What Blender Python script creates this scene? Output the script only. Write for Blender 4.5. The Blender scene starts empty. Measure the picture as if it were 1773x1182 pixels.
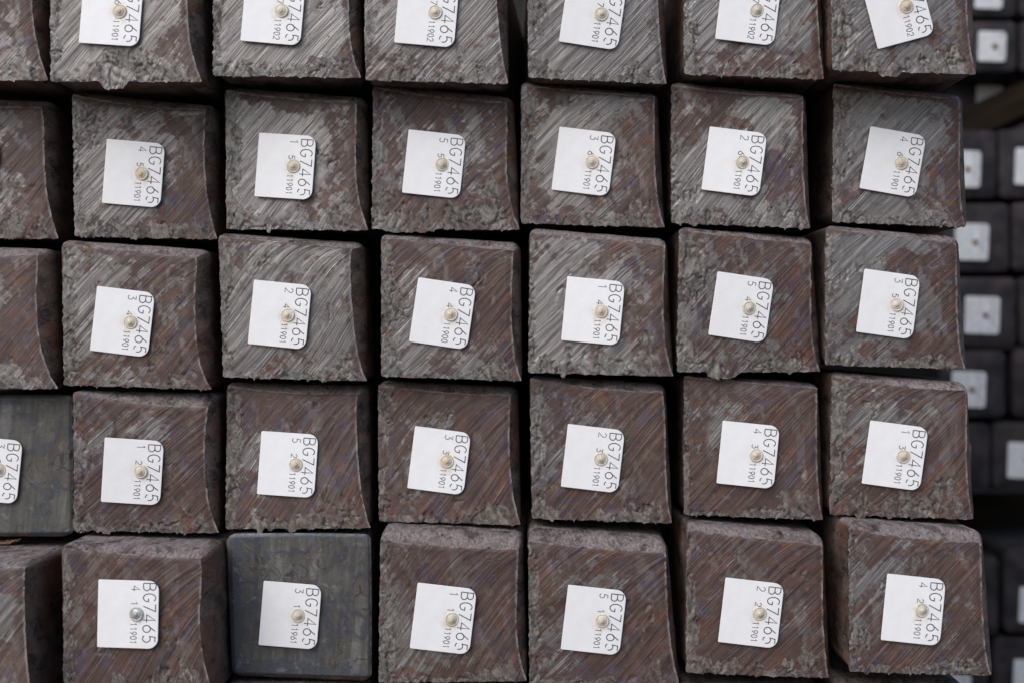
import bpy, math, random
import numpy as np
from mathutils import Vector, Matrix

# ------------------------------------------------------------------ camera, sky, sun, exposure
S = bpy.context.scene
COL = S.collection
FPX = 1773 / 36.0 * 50.0          # focal length in photograph pixels
D0 = 1.5                          # metres from the lens to the mean end plane
cam = bpy.data.cameras.new('camera')
cam.lens = 50; cam.sensor_width = 36; cam.clip_start = 0.05; cam.clip_end = 200
cam.dof.use_dof = True; cam.dof.focus_distance = 1.485; cam.dof.aperture_fstop = 3.0
camo = bpy.data.objects.new('camera', cam); COL.objects.link(camo)
camo.location = (0, -D0, 0); camo.rotation_euler = (math.pi / 2, 0, 0)
S.camera = camo

SUN_EL, SUN_AZ = math.radians(42), math.radians(216)      # azimuth clockwise from +Y (north)
w = bpy.data.worlds.new('World'); S.world = w; w.use_nodes = True
wn = w.node_tree.nodes; wl = w.node_tree.links
sky = wn.new('ShaderNodeTexSky'); sky.sky_type = 'NISHITA'; sky.sun_disc = False
sky.sun_elevation = SUN_EL; sky.sun_rotation = SUN_AZ
sky.air_density = 1.0; sky.dust_density = 2.2; sky.ozone_density = 1.0
wl.new(sky.outputs[0], wn['Background'].inputs[0]); wn['Background'].inputs[1].default_value = 0.12
sun = bpy.data.lights.new('sun', 'SUN'); sun.energy = 1.5; sun.angle = math.radians(55); sun.color = (1.0, 0.98, 0.955)
suno = bpy.data.objects.new('sun', sun); COL.objects.link(suno)
sd = Vector((math.sin(SUN_AZ) * math.cos(SUN_EL), math.cos(SUN_AZ) * math.cos(SUN_EL), math.sin(SUN_EL)))
suno.rotation_euler = sd.to_track_quat('Z', 'Y').to_euler()
S.view_settings.view_transform = 'Standard'; S.view_settings.look = 'None'
S.view_settings.exposure = 0.3; S.view_settings.gamma = 1.0
S.cycles.max_bounces = 6

# ------------------------------------------------------------------ numpy noise
class Noise:
    def __init__(s, seed):
        r = np.random.RandomState(seed); s.t = r.rand(256, 256)
        s.o = r.rand(2) * 200
    def __call__(s, x, y):
        x = x + s.o[0]; y = y + s.o[1]
        xi = np.floor(x).astype(int); yi = np.floor(y).astype(int)
        fx = x - xi; fy = y - yi
        fx = fx * fx * fx * (fx * (fx * 6 - 15) + 10); fy = fy * fy * fy * (fy * (fy * 6 - 15) + 10)
        a = s.t[xi & 255, yi & 255]; b = s.t[(xi + 1) & 255, yi & 255]
        c = s.t[xi & 255, (yi + 1) & 255]; d = s.t[(xi + 1) & 255, (yi + 1) & 255]
        return (a * (1 - fx) + b * fx) * (1 - fy) + (c * (1 - fx) + d * fx) * fy
    def fbm(s, x, y, n=4):
        v = 0; a = 0.5; tot = 0
        for i in range(n):
            v = v + a * s(x * 2 ** i + 17.3 * i, y * 2 ** i - 9.1 * i); tot += a; a *= 0.5
        return v / tot
    def ridge(s, x, y, n=4):
        v = 0; a = 0.5; tot = 0
        for i in range(n):
            v = v + a * (1 - np.abs(2 * s(x * 2 ** i + 31.7 * i, y * 2 ** i + 5.3 * i) - 1)); tot += a; a *= 0.5
        return v / tot

def sstep(a, b, x):
    t = np.clip((x - a) / (b - a), 0, 1); return t * t * (3 - 2 * t)

# ------------------------------------------------------------------ materials
class NT:
    """small helper for building node trees"""
    def __init__(s, name):
        s.m = bpy.data.materials.new(name); s.m.use_nodes = True
        s.n = s.m.node_tree.nodes; s.l = s.m.node_tree.links
        s.b = s.n['Principled BSDF']
    def _in(s, sock, v):
        if hasattr(v, 'is_output') or hasattr(v, 'links'): s.l.new(v, sock)
        elif isinstance(v, (tuple, list)) and len(v) == 3 and sock.type == 'RGBA': sock.default_value = (*v, 1)
        else: sock.default_value = v
    def attr(s, name):
        a = s.n.new('ShaderNodeAttribute'); a.attribute_name = name; return a
    def sep(s, c):
        a = s.n.new('ShaderNodeSeparateColor'); s._in(a.inputs[0], c); return a.outputs
    def mapping(s, v, rot=(0, 0, 0), scale=(1, 1, 1), loc=(0, 0, 0)):
        a = s.n.new('ShaderNodeMapping'); s._in(a.inputs[0], v)
        a.inputs['Rotation'].default_value = rot; a.inputs['Scale'].default_value = scale; a.inputs['Location'].default_value = loc
        return a.outputs[0]
    def noise(s, v, scale=1, detail=3, rough=0.5, dist=0.0, color=False):
        a = s.n.new('ShaderNodeTexNoise'); s._in(a.inputs['Vector'], v)
        a.inputs['Scale'].default_value = scale; a.inputs['Detail'].default_value = detail
        a.inputs['Roughness'].default_value = rough; a.inputs['Distortion'].default_value = dist
        return a.outputs[1 if color else 0]
    def voro(s, v, scale=1, feature='F1', out=0):
        a = s.n.new('ShaderNodeTexVoronoi'); s._in(a.inputs['Vector'], v); a.feature = feature
        a.inputs['Scale'].default_value = scale; return a.outputs[out]
    def math(s, op, a, b=0.0, clamp=False):
        m = s.n.new('ShaderNodeMath'); m.operation = op; m.use_clamp = clamp
        s._in(m.inputs[0], a); s._in(m.inputs[1], b); return m.outputs[0]
    def mr(s, v, a, b, c=0.0, d=1.0, smooth=True):
        m = s.n.new('ShaderNodeMapRange'); m.interpolation_type = 'SMOOTHSTEP' if smooth else 'LINEAR'
        s._in(m.inputs[0], v); s._in(m.inputs[1], a); s._in(m.inputs[2], b); s._in(m.inputs[3], c); s._in(m.inputs[4], d)
        return m.outputs[0]
    def mix(s, f, a, b, mode='MIX'):
        m = s.n.new('ShaderNodeMix'); m.data_type = 'RGBA'; m.blend_type = mode
        s._in(m.inputs[0], f); s._in(m.inputs[6], a); s._in(m.inputs[7], b); return m.outputs[2]
    def vadd(s, a, b):
        m = s.n.new('ShaderNodeVectorMath'); m.operation = 'ADD'; s._in(m.inputs[0], a); s._in(m.inputs[1], b); return m.outputs[0]
    def vscale(s, a, k):
        m = s.n.new('ShaderNodeVectorMath'); m.operation = 'SCALE'; s._in(m.inputs[0], a); m.inputs[3].default_value = k; return m.outputs[0]
    def bump(s, h, strength, dist, prev=None):
        m = s.n.new('ShaderNodeBump'); s._in(m.inputs['Height'], h); m.inputs['Strength'].default_value = strength
        m.inputs['Distance'].default_value = dist
        if prev is not None: s._in(m.inputs['Normal'], prev)
        return m.outputs[0]
    def out(s, color=None, rough=None, metal=None, normal=None, spec=None):
        if color is not None: s._in(s.b.inputs['Base Color'], color)
        if rough is not None: s._in(s.b.inputs['Roughness'], rough)
        if metal is not None: s._in(s.b.inputs['Metallic'], metal)
        if spec is not None: s._in(s.b.inputs['Specular IOR Level'], spec)
        if normal is not None: s._in(s.b.inputs['Normal'], normal)
        return s.m

def mat_cut_face():
    t = NT('sheared_steel')
    tc = t.attr('tc').outputs['Vector']; mk = t.sep(t.attr('mask').outputs['Color'])
    rough, rust, smear = mk[0], mk[1], mk[2]
    warp = t.vscale(t.noise(tc, 10, 0, color=True), 0.0025)
    tw = t.vadd(tc, warp)
    ang = math.radians(-46)
    st = t.mapping(tw, rot=(0, 0, ang))
    s0 = t.noise(t.mapping(st, scale=(5, 1300, 1), loc=(5, 2, 0)), 1, 1, 0.5)
    s1 = t.noise(t.mapping(st, scale=(7, 780, 1)), 1, 2, 0.6)
    s2 = t.noise(t.mapping(st, scale=(10, 130, 1), loc=(3, 7, 0)), 1, 5, 0.75)
    s3 = t.noise(t.mapping(st, scale=(16, 820, 1), loc=(9, 1, 0)), 1, 2, 0.5)
    fine = t.noise(tc, 900, 3, 0.6)
    blot = t.noise(tc, 75, 6, 0.68, 0.3)
    big = t.noise(tc, 22, 3, 0.55, 0.3)
    # bare metal with straight shear striations
    sv = t.math('ADD', t.math('MULTIPLY', s0, 0.34), t.math('ADD', t.math('MULTIPLY', s1, 0.40), t.math('MULTIPLY', s2, 0.26)))
    metal = t.mix(t.mr(sv, 0.37, 0.62), (0.112, 0.103, 0.098), (0.275, 0.260, 0.256))
    metal = t.mix(t.mr(s3, 0.62, 0.74, 0, 0.8), metal, (0.46, 0.44, 0.44))
    metal = t.mix(t.mr(blot, 0.56, 0.70, 0, 0.5), metal, (0.13, 0.105, 0.09))
    # oxide
    hue = t.noise(t.mapping(st, scale=(22, 48, 1), loc=(1, 5, 0)), 1, 7, 0.78, 0.6)
    hue2 = t.noise(t.mapping(st, scale=(24, 44, 1), loc=(8, 2, 0)), 1, 7, 0.78, 0.9)
    ox = t.mix(t.mr(sv, 0.33, 0.66), (0.030, 0.0170, 0.0145), (0.120, 0.070, 0.055))
    ox = t.mix(t.mr(hue, 0.52, 0.64, 0, 0.85), ox, t.mix(t.mr(s1, 0.35, 0.6), (0.060, 0.020, 0.012), (0.190, 0.072, 0.042)))
    ox = t.mix(t.mr(hue2, 0.38, 0.48, 0.85, 0), ox, t.mix(t.mr(s1, 0.35, 0.6), (0.028, 0.023, 0.045), (0.090, 0.074, 0.118)))
    ox = t.mix(t.mr(hue2, 0.56, 0.66, 0, 0.6), ox, (0.125, 0.098, 0.060))
    ox = t.mix(t.mr(blot, 0.60, 0.70, 0, 0.5), ox, (0.19, 0.165, 0.14))
    ox = t.mix(t.mr(s3, 0.58, 0.72, 0, 0.45), ox, (0.24, 0.19, 0.175))
    bl2 = t.noise(t.vadd(tc, t.vscale(t.noise(tc, 40, 2, color=True), 0.02)), 48, 7, 0.75, 0.3)
    ox = t.mix(t.mr(bl2, 0.52, 0.62, 0, 0.6), ox, (0.052, 0.030, 0.031))
    ox = t.mix(t.mr(bl2, 0.36, 0.45, 0.55, 0), ox, (0.150, 0.112, 0.092))
    rf = t.math('ADD', rust, t.math('ADD', t.math('MULTIPLY', t.math('SUBTRACT', s2, 0.5), 1.3), t.math('MULTIPLY', t.math('SUBTRACT', blot, 0.5), 1.5)))
    rf = t.mr(rf, 0.42, 0.62)
    c = t.mix(rf, metal, ox)
    sc = t.noise(t.mapping(st, rot=(0, 0, 0.06), scale=(4, 1100, 1), loc=(2, 9, 0)), 1, 1, 0.5)
    c = t.mix(t.math('MULTIPLY', t.mr(sc, 0.69, 0.77, 0, 0.6), t.mr(blot, 0.45, 0.6, 0.1, 1)), c, t.mix(rf, (0.50, 0.48, 0.47), (0.26, 0.215, 0.20)))
    c = t.mix(t.mr(sc, 0.24, 0.32, 0.7, 0), c, (0.035, 0.028, 0.028))
    # torn, fractured zone
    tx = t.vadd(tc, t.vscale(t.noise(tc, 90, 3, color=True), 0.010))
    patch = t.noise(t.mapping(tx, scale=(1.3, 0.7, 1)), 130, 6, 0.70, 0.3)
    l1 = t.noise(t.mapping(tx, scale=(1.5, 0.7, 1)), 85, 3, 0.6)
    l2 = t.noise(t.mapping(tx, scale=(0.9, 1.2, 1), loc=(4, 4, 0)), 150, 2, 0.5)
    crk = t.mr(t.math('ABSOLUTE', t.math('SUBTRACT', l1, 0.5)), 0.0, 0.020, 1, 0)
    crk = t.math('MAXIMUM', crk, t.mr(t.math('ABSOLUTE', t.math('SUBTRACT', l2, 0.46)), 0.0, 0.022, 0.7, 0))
    fr = t.mix(t.mr(patch, 0.32, 0.66), (0.130, 0.120, 0.110), (0.285, 0.272, 0.255))
    fr = t.mix(t.mr(blot, 0.52, 0.66, 0, 0.65), fr, t.mix(0.5, ox, (0.13, 0.085, 0.06)))
    fr = t.mix(t.math('MULTIPLY', t.mr(rust, 0.3, 0.95), 0.85), fr, t.mix(t.mr(patch, 0.34, 0.66), (0.050, 0.038, 0.036), (0.205, 0.170, 0.145)))
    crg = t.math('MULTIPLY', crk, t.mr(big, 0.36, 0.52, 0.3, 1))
    rr = t.mr(t.math('ADD', rough, t.math('MULTIPLY', t.math('SUBTRACT', patch, 0.5), 1.1)), 0.34, 0.66)
    fr = t.mix(t.math('MULTIPLY', crg, 0.88), fr, (0.018, 0.014, 0.014))  # crevice shade put into the colour of the crack lines
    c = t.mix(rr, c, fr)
    # smeared grey flats
    c = t.mix(t.math('MULTIPLY', smear, t.mr(s1, 0.35, 0.6, 0.3, 0.85)), c, t.mix(t.mr(fine, 0.3, 0.7), (0.17, 0.165, 0.16), (0.25, 0.242, 0.235)))
    c = t.mix(t.mr(fine, 0.62, 0.80, 0, 0.4), c, (0.03, 0.024, 0.022))
    c = t.mix(t.mr(big, 0.35, 0.65, 0.0, 0.35), c, t.mix(1.0, c, (0.60, 0.56, 0.60), 'MULTIPLY'))
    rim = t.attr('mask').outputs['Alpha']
    c = t.mix(t.math('MULTIPLY', rim, t.mr(blot, 0.40, 0.60, 0.0, 0.75)), c, (0.27, 0.25, 0.245))  # edge highlight painted into the colour along the face rim
    h = t.math('ADD', t.math('MULTIPLY', s1, 0.6), t.math('ADD', t.math('MULTIPLY', s2, 0.5), t.math('ADD', t.math('MULTIPLY', s3, 0.35), t.math('MULTIPLY', s0, 0.5))))
    b1 = t.bump(h, 0.7, 0.0009)
    h2 = t.math('MULTIPLY', rr, t.math('SUBTRACT', t.math('ADD', t.math('MULTIPLY', patch, 0.8), t.math('MULTIPLY', fine, 0.35)), t.math('MULTIPLY', crg, 0.35)))
    b2 = t.bump(h2, 0.45, 0.0011, b1)
    ro = t.mr(rf, 0, 1, 0.40, 0.55)
    ro = t.mix(rr, ro, (0.62, 0.62, 0.62))
    me = t.math('MULTIPLY', t.math('SUBTRACT', 1.0, rf), 0.5)
    return t.out(c, ro, me, b2, 0.45)

def mat_shaft():
    t = NT('mill_scale')
    tc = t.attr('tc').outputs['Vector']
    tw = t.vadd(tc, t.vscale(t.noise(tc, 30, 3, color=True), 0.02))
    n1 = t.noise(t.mapping(tw, scale=(1, 0.45, 1)), 55, 7, 0.72)
    n2 = t.noise(t.mapping(tc, scale=(1, 0.10, 1)), 420, 4, 0.7)
    n3 = t.noise(t.mapping(tw, scale=(1, 0.6, 1)), 22, 5, 0.65)
    fl = t.voro(t.mapping(tw, scale=(1, 0.5, 1)), 75)
    c = t.mix(t.mr(n1, 0.38, 0.60), (0.042, 0.032, 0.030), (0.140, 0.104, 0.088))
    c = t.mix(t.mr(n3, 0.50, 0.60, 0, 0.7), c, t.mix(n1, (0.060, 0.030, 0.024), (0.20, 0.085, 0.052)))
    c = t.mix(t.mr(n2, 0.52, 0.66, 0, 0.5), c, (0.17, 0.15, 0.14))
    g = t.n.new('ShaderNodeNewGeometry'); z = t.n.new('ShaderNodeSeparateXYZ'); t.l.new(g.outputs['Normal'], z.inputs[0])
    # dust lies on faces that look up, broken where scale has flaked
    up = t.math('MULTIPLY', t.mr(z.outputs[2], 0.35, 0.9), t.mr(t.math('ADD', n1, t.math('MULTIPLY', t.math('SUBTRACT', n3, 0.5), 0.6)), 0.38, 0.52, 0.25, 0.95))
    c = t.mix(up, c, t.mix(t.mr(n2, 0.35, 0.62), (0.120, 0.100, 0.099), (0.27, 0.235, 0.235)))
    flk = t.mr(t.math('ADD', fl, t.math('MULTIPLY', t.math('SUBTRACT', n1, 0.5), 1.2)), 0.10, 0.16, 1, 0)
    c = t.mix(t.math('MULTIPLY', flk, 0.7), c, (0.030, 0.024, 0.024))
    h = t.math('SUBTRACT', t.math('ADD', n1, t.math('MULTIPLY', n2, 0.3)), t.math('MULTIPLY', flk, 0.5))
    return t.out(c, t.mr(n1, 0.3, 0.7, 0.55, 0.8), 0.0, t.bump(h, 0.7, 0.0026), 0.2)

def mat_dark_face():
    t = NT('blued_steel')
    tc = t.attr('tc').outputs['Vector']; mk = t.sep(t.attr('mask').outputs['Color'])
    tw = t.vadd(t.mapping(tc, scale=(1.0, 0.8, 1)), t.vscale(t.noise(tc, 16, 3, color=True), 0.07))
    a = t.noise(tw, 17, 4, 0.5, 0.3)
    v = t.noise(t.mapping(tc, scale=(220, 22, 1)), 1, 4, 0.65)
    f = t.noise(tc, 620, 4, 0.7)
    g = t.noise(tc, 60, 6, 0.7, 0.3)
    v2 = t.noise(t.mapping(tc, scale=(70, 9, 1), loc=(3, 3, 0)), 1, 3, 0.6)
    c = t.mix(t.mr(v, 0.25, 0.75), (0.060, 0.059, 0.053), (0.125, 0.123, 0.112))
    c = t.mix(t.mr(v2, 0.52, 0.66, 0, 0.75), c, (0.20, 0.205, 0.21))
    c = t.mix(t.mr(v2, 0.34, 0.44, 0.6, 0), c, (0.035, 0.037, 0.050))
    c = t.mix(t.mr(g, 0.35, 0.62, 0, 0.5), c, (0.060, 0.052, 0.042))
    band = t.mr(t.math('ABSOLUTE', t.math('SUBTRACT', a, 0.49)), 0.01, 0.05, 1, 0)
    c = t.mix(t.math('MULTIPLY', band, t.mr(g, 0.35, 0.6, 0.35, 0.85)), c, (0.036, 0.040, 0.060))
    rim = t.mr(t.math('ABSOLUTE', t.math('SUBTRACT', a, 0.535)), 0.0, 0.016, 1, 0)
    c = t.mix(t.math('MULTIPLY', rim, 0.6), c, (0.080, 0.052, 0.030))
    lin = t.mr(t.math('ABSOLUTE', t.math('SUBTRACT', a, 0.565)), 0.0, 0.011, 1, 0)
    c = t.mix(t.math('MULTIPLY', lin, 0.75), c, (0.016, 0.014, 0.018))
    edge = t.mr(t.math('ADD', mk[0], t.math('MULTIPLY', t.math('SUBTRACT', g, 0.5), 3.0)), 0.35, 0.85)
    c = t.mix(t.math('MULTIPLY', edge, 0.85), c, t.mix(t.mr(f, 0.38, 0.66), (0.020, 0.026, 0.040), (0.095, 0.108, 0.125)))
    c = t.mix(t.math('MULTIPLY', t.attr('mask').outputs['Alpha'], t.mr(g, 0.4, 0.6, 0, 0.8)), c, (0.22, 0.23, 0.23))  # pale rim line painted in as a lit edge
    c = t.mix(t.mr(g, 0.56, 0.68, 0, 0.6), c, (0.19, 0.19, 0.185))
    c = t.mix(t.mr(g, 0.34, 0.44, 0.6, 0), c, (0.036, 0.032, 0.034))
    c = t.mix(t.mr(f, 0.55, 0.75, 0, 0.5), c, (0.03, 0.03, 0.03))
    b = t.bump(t.math('ADD', t.math('MULTIPLY', v, 0.3), t.math('ADD', t.math('MULTIPLY', f, 0.5), g)), 0.5, 0.0011)
    return t.out(c, t.mr(f, 0, 1, 0.42, 0.62), 0.1, b)

def mat_plain(name, col, rough=0.5, metal=0.0, nscale=300, var=0.1, bumpd=0.0002):
    t = NT(name)
    co = t.n.new('ShaderNodeTexCoord').outputs['Object']
    n = t.noise(co, nscale, 3, 0.6)
    c = t.mix(t.mr(n, 0.3, 0.7, 0, 1), tuple(x * (1 - var) for x in col), col)
    return t.out(c, rough, metal, t.bump(n, 0.3, bumpd))

def mat_stud():
    t = NT('stained_zinc')
    co = t.n.new('ShaderNodeTexCoord').outputs['Object']
    n = t.noise(co, 260, 3, 0.6, 0.5)
    oi = t.n.new('ShaderNodeObjectInfo').outputs['Random']
    c = t.mix(t.mr(n, 0.3, 0.7), (0.52, 0.47, 0.39), (0.68, 0.65, 0.57))
    f = t.mr(t.math('ADD', t.noise(co, 150, 2), t.math('MULTIPLY', oi, 0.12)), 0.60, 0.70)
    c = t.mix(t.math('MULTIPLY', f, 0.5), c, (0.50, 0.30, 0.13))
    return t.out(c, 0.6, 0.0, t.bump(n, 0.6, 0.0006), 0.3)

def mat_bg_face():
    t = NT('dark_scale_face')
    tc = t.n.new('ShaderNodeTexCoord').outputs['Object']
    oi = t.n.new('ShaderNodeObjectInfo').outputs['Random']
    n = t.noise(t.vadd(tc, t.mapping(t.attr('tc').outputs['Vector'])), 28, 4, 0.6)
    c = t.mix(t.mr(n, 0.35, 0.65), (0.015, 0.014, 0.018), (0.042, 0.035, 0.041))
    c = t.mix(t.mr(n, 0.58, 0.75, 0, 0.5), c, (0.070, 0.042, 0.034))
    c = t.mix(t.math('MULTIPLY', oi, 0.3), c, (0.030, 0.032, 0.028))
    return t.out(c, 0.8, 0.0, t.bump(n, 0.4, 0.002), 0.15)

def mat_wood():
    t = NT('weathered_timber')
    co = t.n.new('ShaderNodeTexCoord').outputs['Object']
    n = t.noise(t.mapping(co, scale=(6, 90, 90)), 1, 4, 0.65, 0.4)
    c = t.mix(t.mr(n, 0.3, 0.7), (0.005, 0.0035, 0.002), (0.018, 0.012, 0.008))
    return t.out(c, 0.9, 0.0, t.bump(n, 0.6, 0.002), 0.1)

M_FACE, M_SHAFT, M_DARK = mat_cut_face(), mat_shaft(), mat_dark_face()
def mat_tag():
    t = NT('white_tag_enamel')
    co = t.n.new('ShaderNodeTexCoord').outputs['Object']
    oi = t.n.new('ShaderNodeObjectInfo').outputs['Random']
    n = t.noise(t.vadd(co, t.n.new('ShaderNodeObjectInfo').outputs['Location']), 160, 5, 0.7); m = t.noise(co, 40, 3, 0.6)
    x = t.n.new('ShaderNodeSeparateXYZ'); t.l.new(co, x.inputs[0])
    dx = t.math('SUBTRACT', x.outputs[0], 0.0382); dz = t.math('MULTIPLY', t.math('ADD', x.outputs[2], 0.036), 0.8)
    d = t.math('SQRT', t.math('ADD', t.math('MULTIPLY', dx, dx), t.math('MULTIPLY', dz, dz)))
    c = t.mix(t.mr(m, 0.3, 0.7), (0.81, 0.81, 0.83), (0.87, 0.87, 0.885))
    st = t.math('MULTIPLY', t.mr(d, 0.006, 0.013, 1, 0), t.mr(n, 0.38, 0.62))
    c = t.mix(t.math('MULTIPLY', st, t.math('MULTIPLY', oi, 0.6)), c, (0.62, 0.49, 0.33))
    c = t.mix(t.mr(n, 0.66, 0.74, 0, 0.45), c, (0.55, 0.53, 0.50))
    return t.out(c, 0.4, 0.0, t.bump(m, 0.2, 0.0003))
M_TAG = mat_tag()
M_TAG2 = mat_plain('greyer_tag_enamel', (0.60, 0.62, 0.66), 0.6, 0, 90, 0.25, 0.00005)  # rear tags: greyer, darker version of the tag white
M_INK = mat_plain('grey_black_print', (0.055, 0.058, 0.075), 0.5, 0, 900, 0.45, 0.00001)
M_STUD = mat_stud()
M_ZINC = mat_plain('bright_zinc', (0.50, 0.52, 0.51), 0.4, 0.35, 500, 0.45, 0.0006)
M_BG, M_WOOD = mat_bg_face(), mat_wood()

# ------------------------------------------------------------------ mesh helpers
def np_mesh(name, V, F, mat, parent=None, attrs=None, smooth=True):
    V = np.asarray(V, dtype=np.float32); F = np.asarray(F, dtype=np.int32)
    me = bpy.data.meshes.new(name)
    me.vertices.add(len(V)); me.vertices.foreach_set('co', V.ravel())
    k = F.shape[1]
    me.loops.add(F.size); me.loops.foreach_set('vertex_index', F.ravel())
    me.polygons.add(len(F)); me.polygons.foreach_set('loop_start', np.arange(len(F), dtype=np.int32) * k)
    me.polygons.foreach_set('loop_total', np.full(len(F), k, dtype=np.int32))
    me.update(calc_edges=True); me.validate()
    me.polygons.foreach_set('use_smooth', np.full(len(me.polygons), smooth))
    for nm, arr in (attrs or {}).items():
        if arr.shape[1] == 3:
            a = me.attributes.new(nm, 'FLOAT_VECTOR', 'POINT'); a.data.foreach_set('vector', arr.astype(np.float32).ravel())
        else:
            a = me.attributes.new(nm, 'FLOAT_COLOR', 'POINT'); a.data.foreach_set('color', arr.astype(np.float32).ravel())
    me.materials.append(mat)
    o = bpy.data.objects.new(name, me); COL.objects.link(o)
    if parent: o.parent = parent
    return o

def py_mesh(name, V, F, mat, parent=None, smooth=False):
    me = bpy.data.meshes.new(name); me.from_pydata([tuple(v) for v in V], [], F); me.update()
    if smooth: me.polygons.foreach_set('use_smooth', [True] * len(me.polygons))
    me.materials.append(mat)
    o = bpy.data.objects.new(name, me); COL.objects.link(o)
    if parent: o.parent = parent
    return o

def thing(name, loc, label, cat, group=None):
    o = bpy.data.objects.new(name, None); COL.objects.link(o); o.location = loc; o.empty_display_size = 0.05
    o['label'] = label; o['category'] = cat
    if group: o['group'] = group
    return o

# ------------------------------------------------------------------ stroke lettering
def arc(cx, cy, rx, ry, a0, a1, n=14):
    return [(cx + rx * math.cos(math.radians(a0 + (a1 - a0) * i / n)), cy + ry * math.sin(math.radians(a0 + (a1 - a0) * i / n))) for i in range(n + 1)]
GLYPH = {   # cap height 1, x to the right, y up
    'B': [[(0, 0), (0, 1), (.32, 1)] + arc(.32, .76, .26, .24, 90, -90)[1:] + [(0, .52)], [(.32, .52)] + arc(.34, .26, .30, .26, 90, -90) + [(0, 0)]],
    'G': [arc(.36, .5, .36, .5, 48, 322, 24) + [(.68, .42), (.40, .42)]],
    '7': [[(0, 1), (.62, 1), (.18, 0)]],
    '4': [[(.48, 0), (.48, 1), (0, .30), (.68, .30)]],
    '6': [[(.52, 1), (.10, .46)], arc(.33, .31, .30, .31, 150, 510, 24)],
    '5': [[(.56, 1), (.14, 1), (.07, .56)] + arc(.28, .31, .30, .31, 120, -20, 12), arc(.28, .31, .30, .31, -75, -145, 8)],
    'F': [[(.56, 1), (.14, 1), (.07, .56)] + arc(.28, .31, .30, .31, 120, -145, 22)],
    '1': [[(.08, .80), (.32, 1), (.32, 0)]],
    '9': [[(.12, 0), (.54, .54)], arc(.31, .69, .29, .31, -30, 330, 24)],
    '0': [arc(.31, .5, .29, .5, 90, 450, 28)],
    '2': [arc(.31, .70, .28, .30, 165, -35, 14) + [(0, 0), (.62, 0)]],
    '3': [[(.04, 1), (.56, 1), (.26, .62)] + arc(.29, .31, .30, .31, 85, -150, 20)],
}
def add_text(V, F, txt, u0, v0, adv, cap, wid, sw, k0=0):
    """text that reads down the tag: glyph x runs along v, glyph up runs along +u"""
    for i, ch in enumerate(txt):
        for si, st in enumerate(GLYPH[ch]):
            pts = np.array([(u0 + gy * cap, v0 + i * adv + gx * wid) for gx, gy in st])
            n = len(pts); d = np.zeros_like(pts)
            seg = pts[1:] - pts[:-1]; seg /= np.linalg.norm(seg, axis=1)[:, None] + 1e-9
            d[0] = seg[0]; d[-1] = seg[-1]
            d[1:-1] = seg[1:] + seg[:-1]; ln = np.linalg.norm(d, axis=1)[:, None] + 1e-9
            scl = np.ones((n, 1)); scl[1:-1] = np.clip(2.0 / ln[1:-1], 1, 1.8); d = d / ln
            nrm = np.stack([-d[:, 1], d[:, 0]], 1) * sw / 2 * scl
            b = len(V); z = -0.00006 - 0.00001 * ((k0 + i + si) % 3)
            for p, q in zip(pts, nrm):
                V.append((p[0] + q[0], z, -(p[1] + q[1]))); V.append((p[0] - q[0], z, -(p[1] - q[1])))
            for j in range(n - 1):
                F.append((b + 2 * j, b + 2 * j + 1, b + 2 * j + 3, b + 2 * j + 2))

def lathe(prof, n=28):
    V = []; F = []
    for r, y in prof:
        for k in range(n):
            a = 2 * math.pi * k / n; V.append((r * math.cos(a), y, r * math.sin(a)))
    for i in range(len(prof) - 1):
        for k in range(n):
            F.append((i * n + k, i * n + (k + 1) % n, (i + 1) * n + (k + 1) % n, (i + 1) * n + k))
    F.append(tuple(range((len(prof) - 1) * n, len(prof) * n)))
    return V, F

def tag_plate(W, H, rs, rb, th):
    """outline with two small corners on the left, two large ones on the right; u right, v down, y towards lens negative"""
    P = []
    for cx, cy, r, a0 in ((rs, rs, rs, 180), (W - rb, rb, rb, 270), (W - rb, H - rb, rb, 0), (rs, H - rs, rs, 90)):
        n = 4 if r == rs else 10
        for i in range(n + 1):
            a = math.radians(a0 + 90 * i / n); P.append((cx + r * math.cos(a), cy + r * math.sin(a)))
    n = len(P); e = th * 0.3
    cx, cy = W / 2, H / 2
    ins = [(cx + (x - cx) * (1 - 2 * e / W), cy + (y - cy) * (1 - 2 * e / H)) for x, y in P]
    V = [(x, 0, -y) for x, y in ins] + [(x, e, -y) for x, y in P] + [(x, th, -y) for x, y in P]
    F = [tuple(range(n))[::-1]] + [(i, (i + 1) % n, n + (i + 1) % n, n + i) for i in range(n)] + \
        [(n + i, n + (i + 1) % n, 2 * n + (i + 1) % n, 2 * n + i) for i in range(n)] + [tuple(range(2 * n, 3 * n))]
    return V, F

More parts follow.
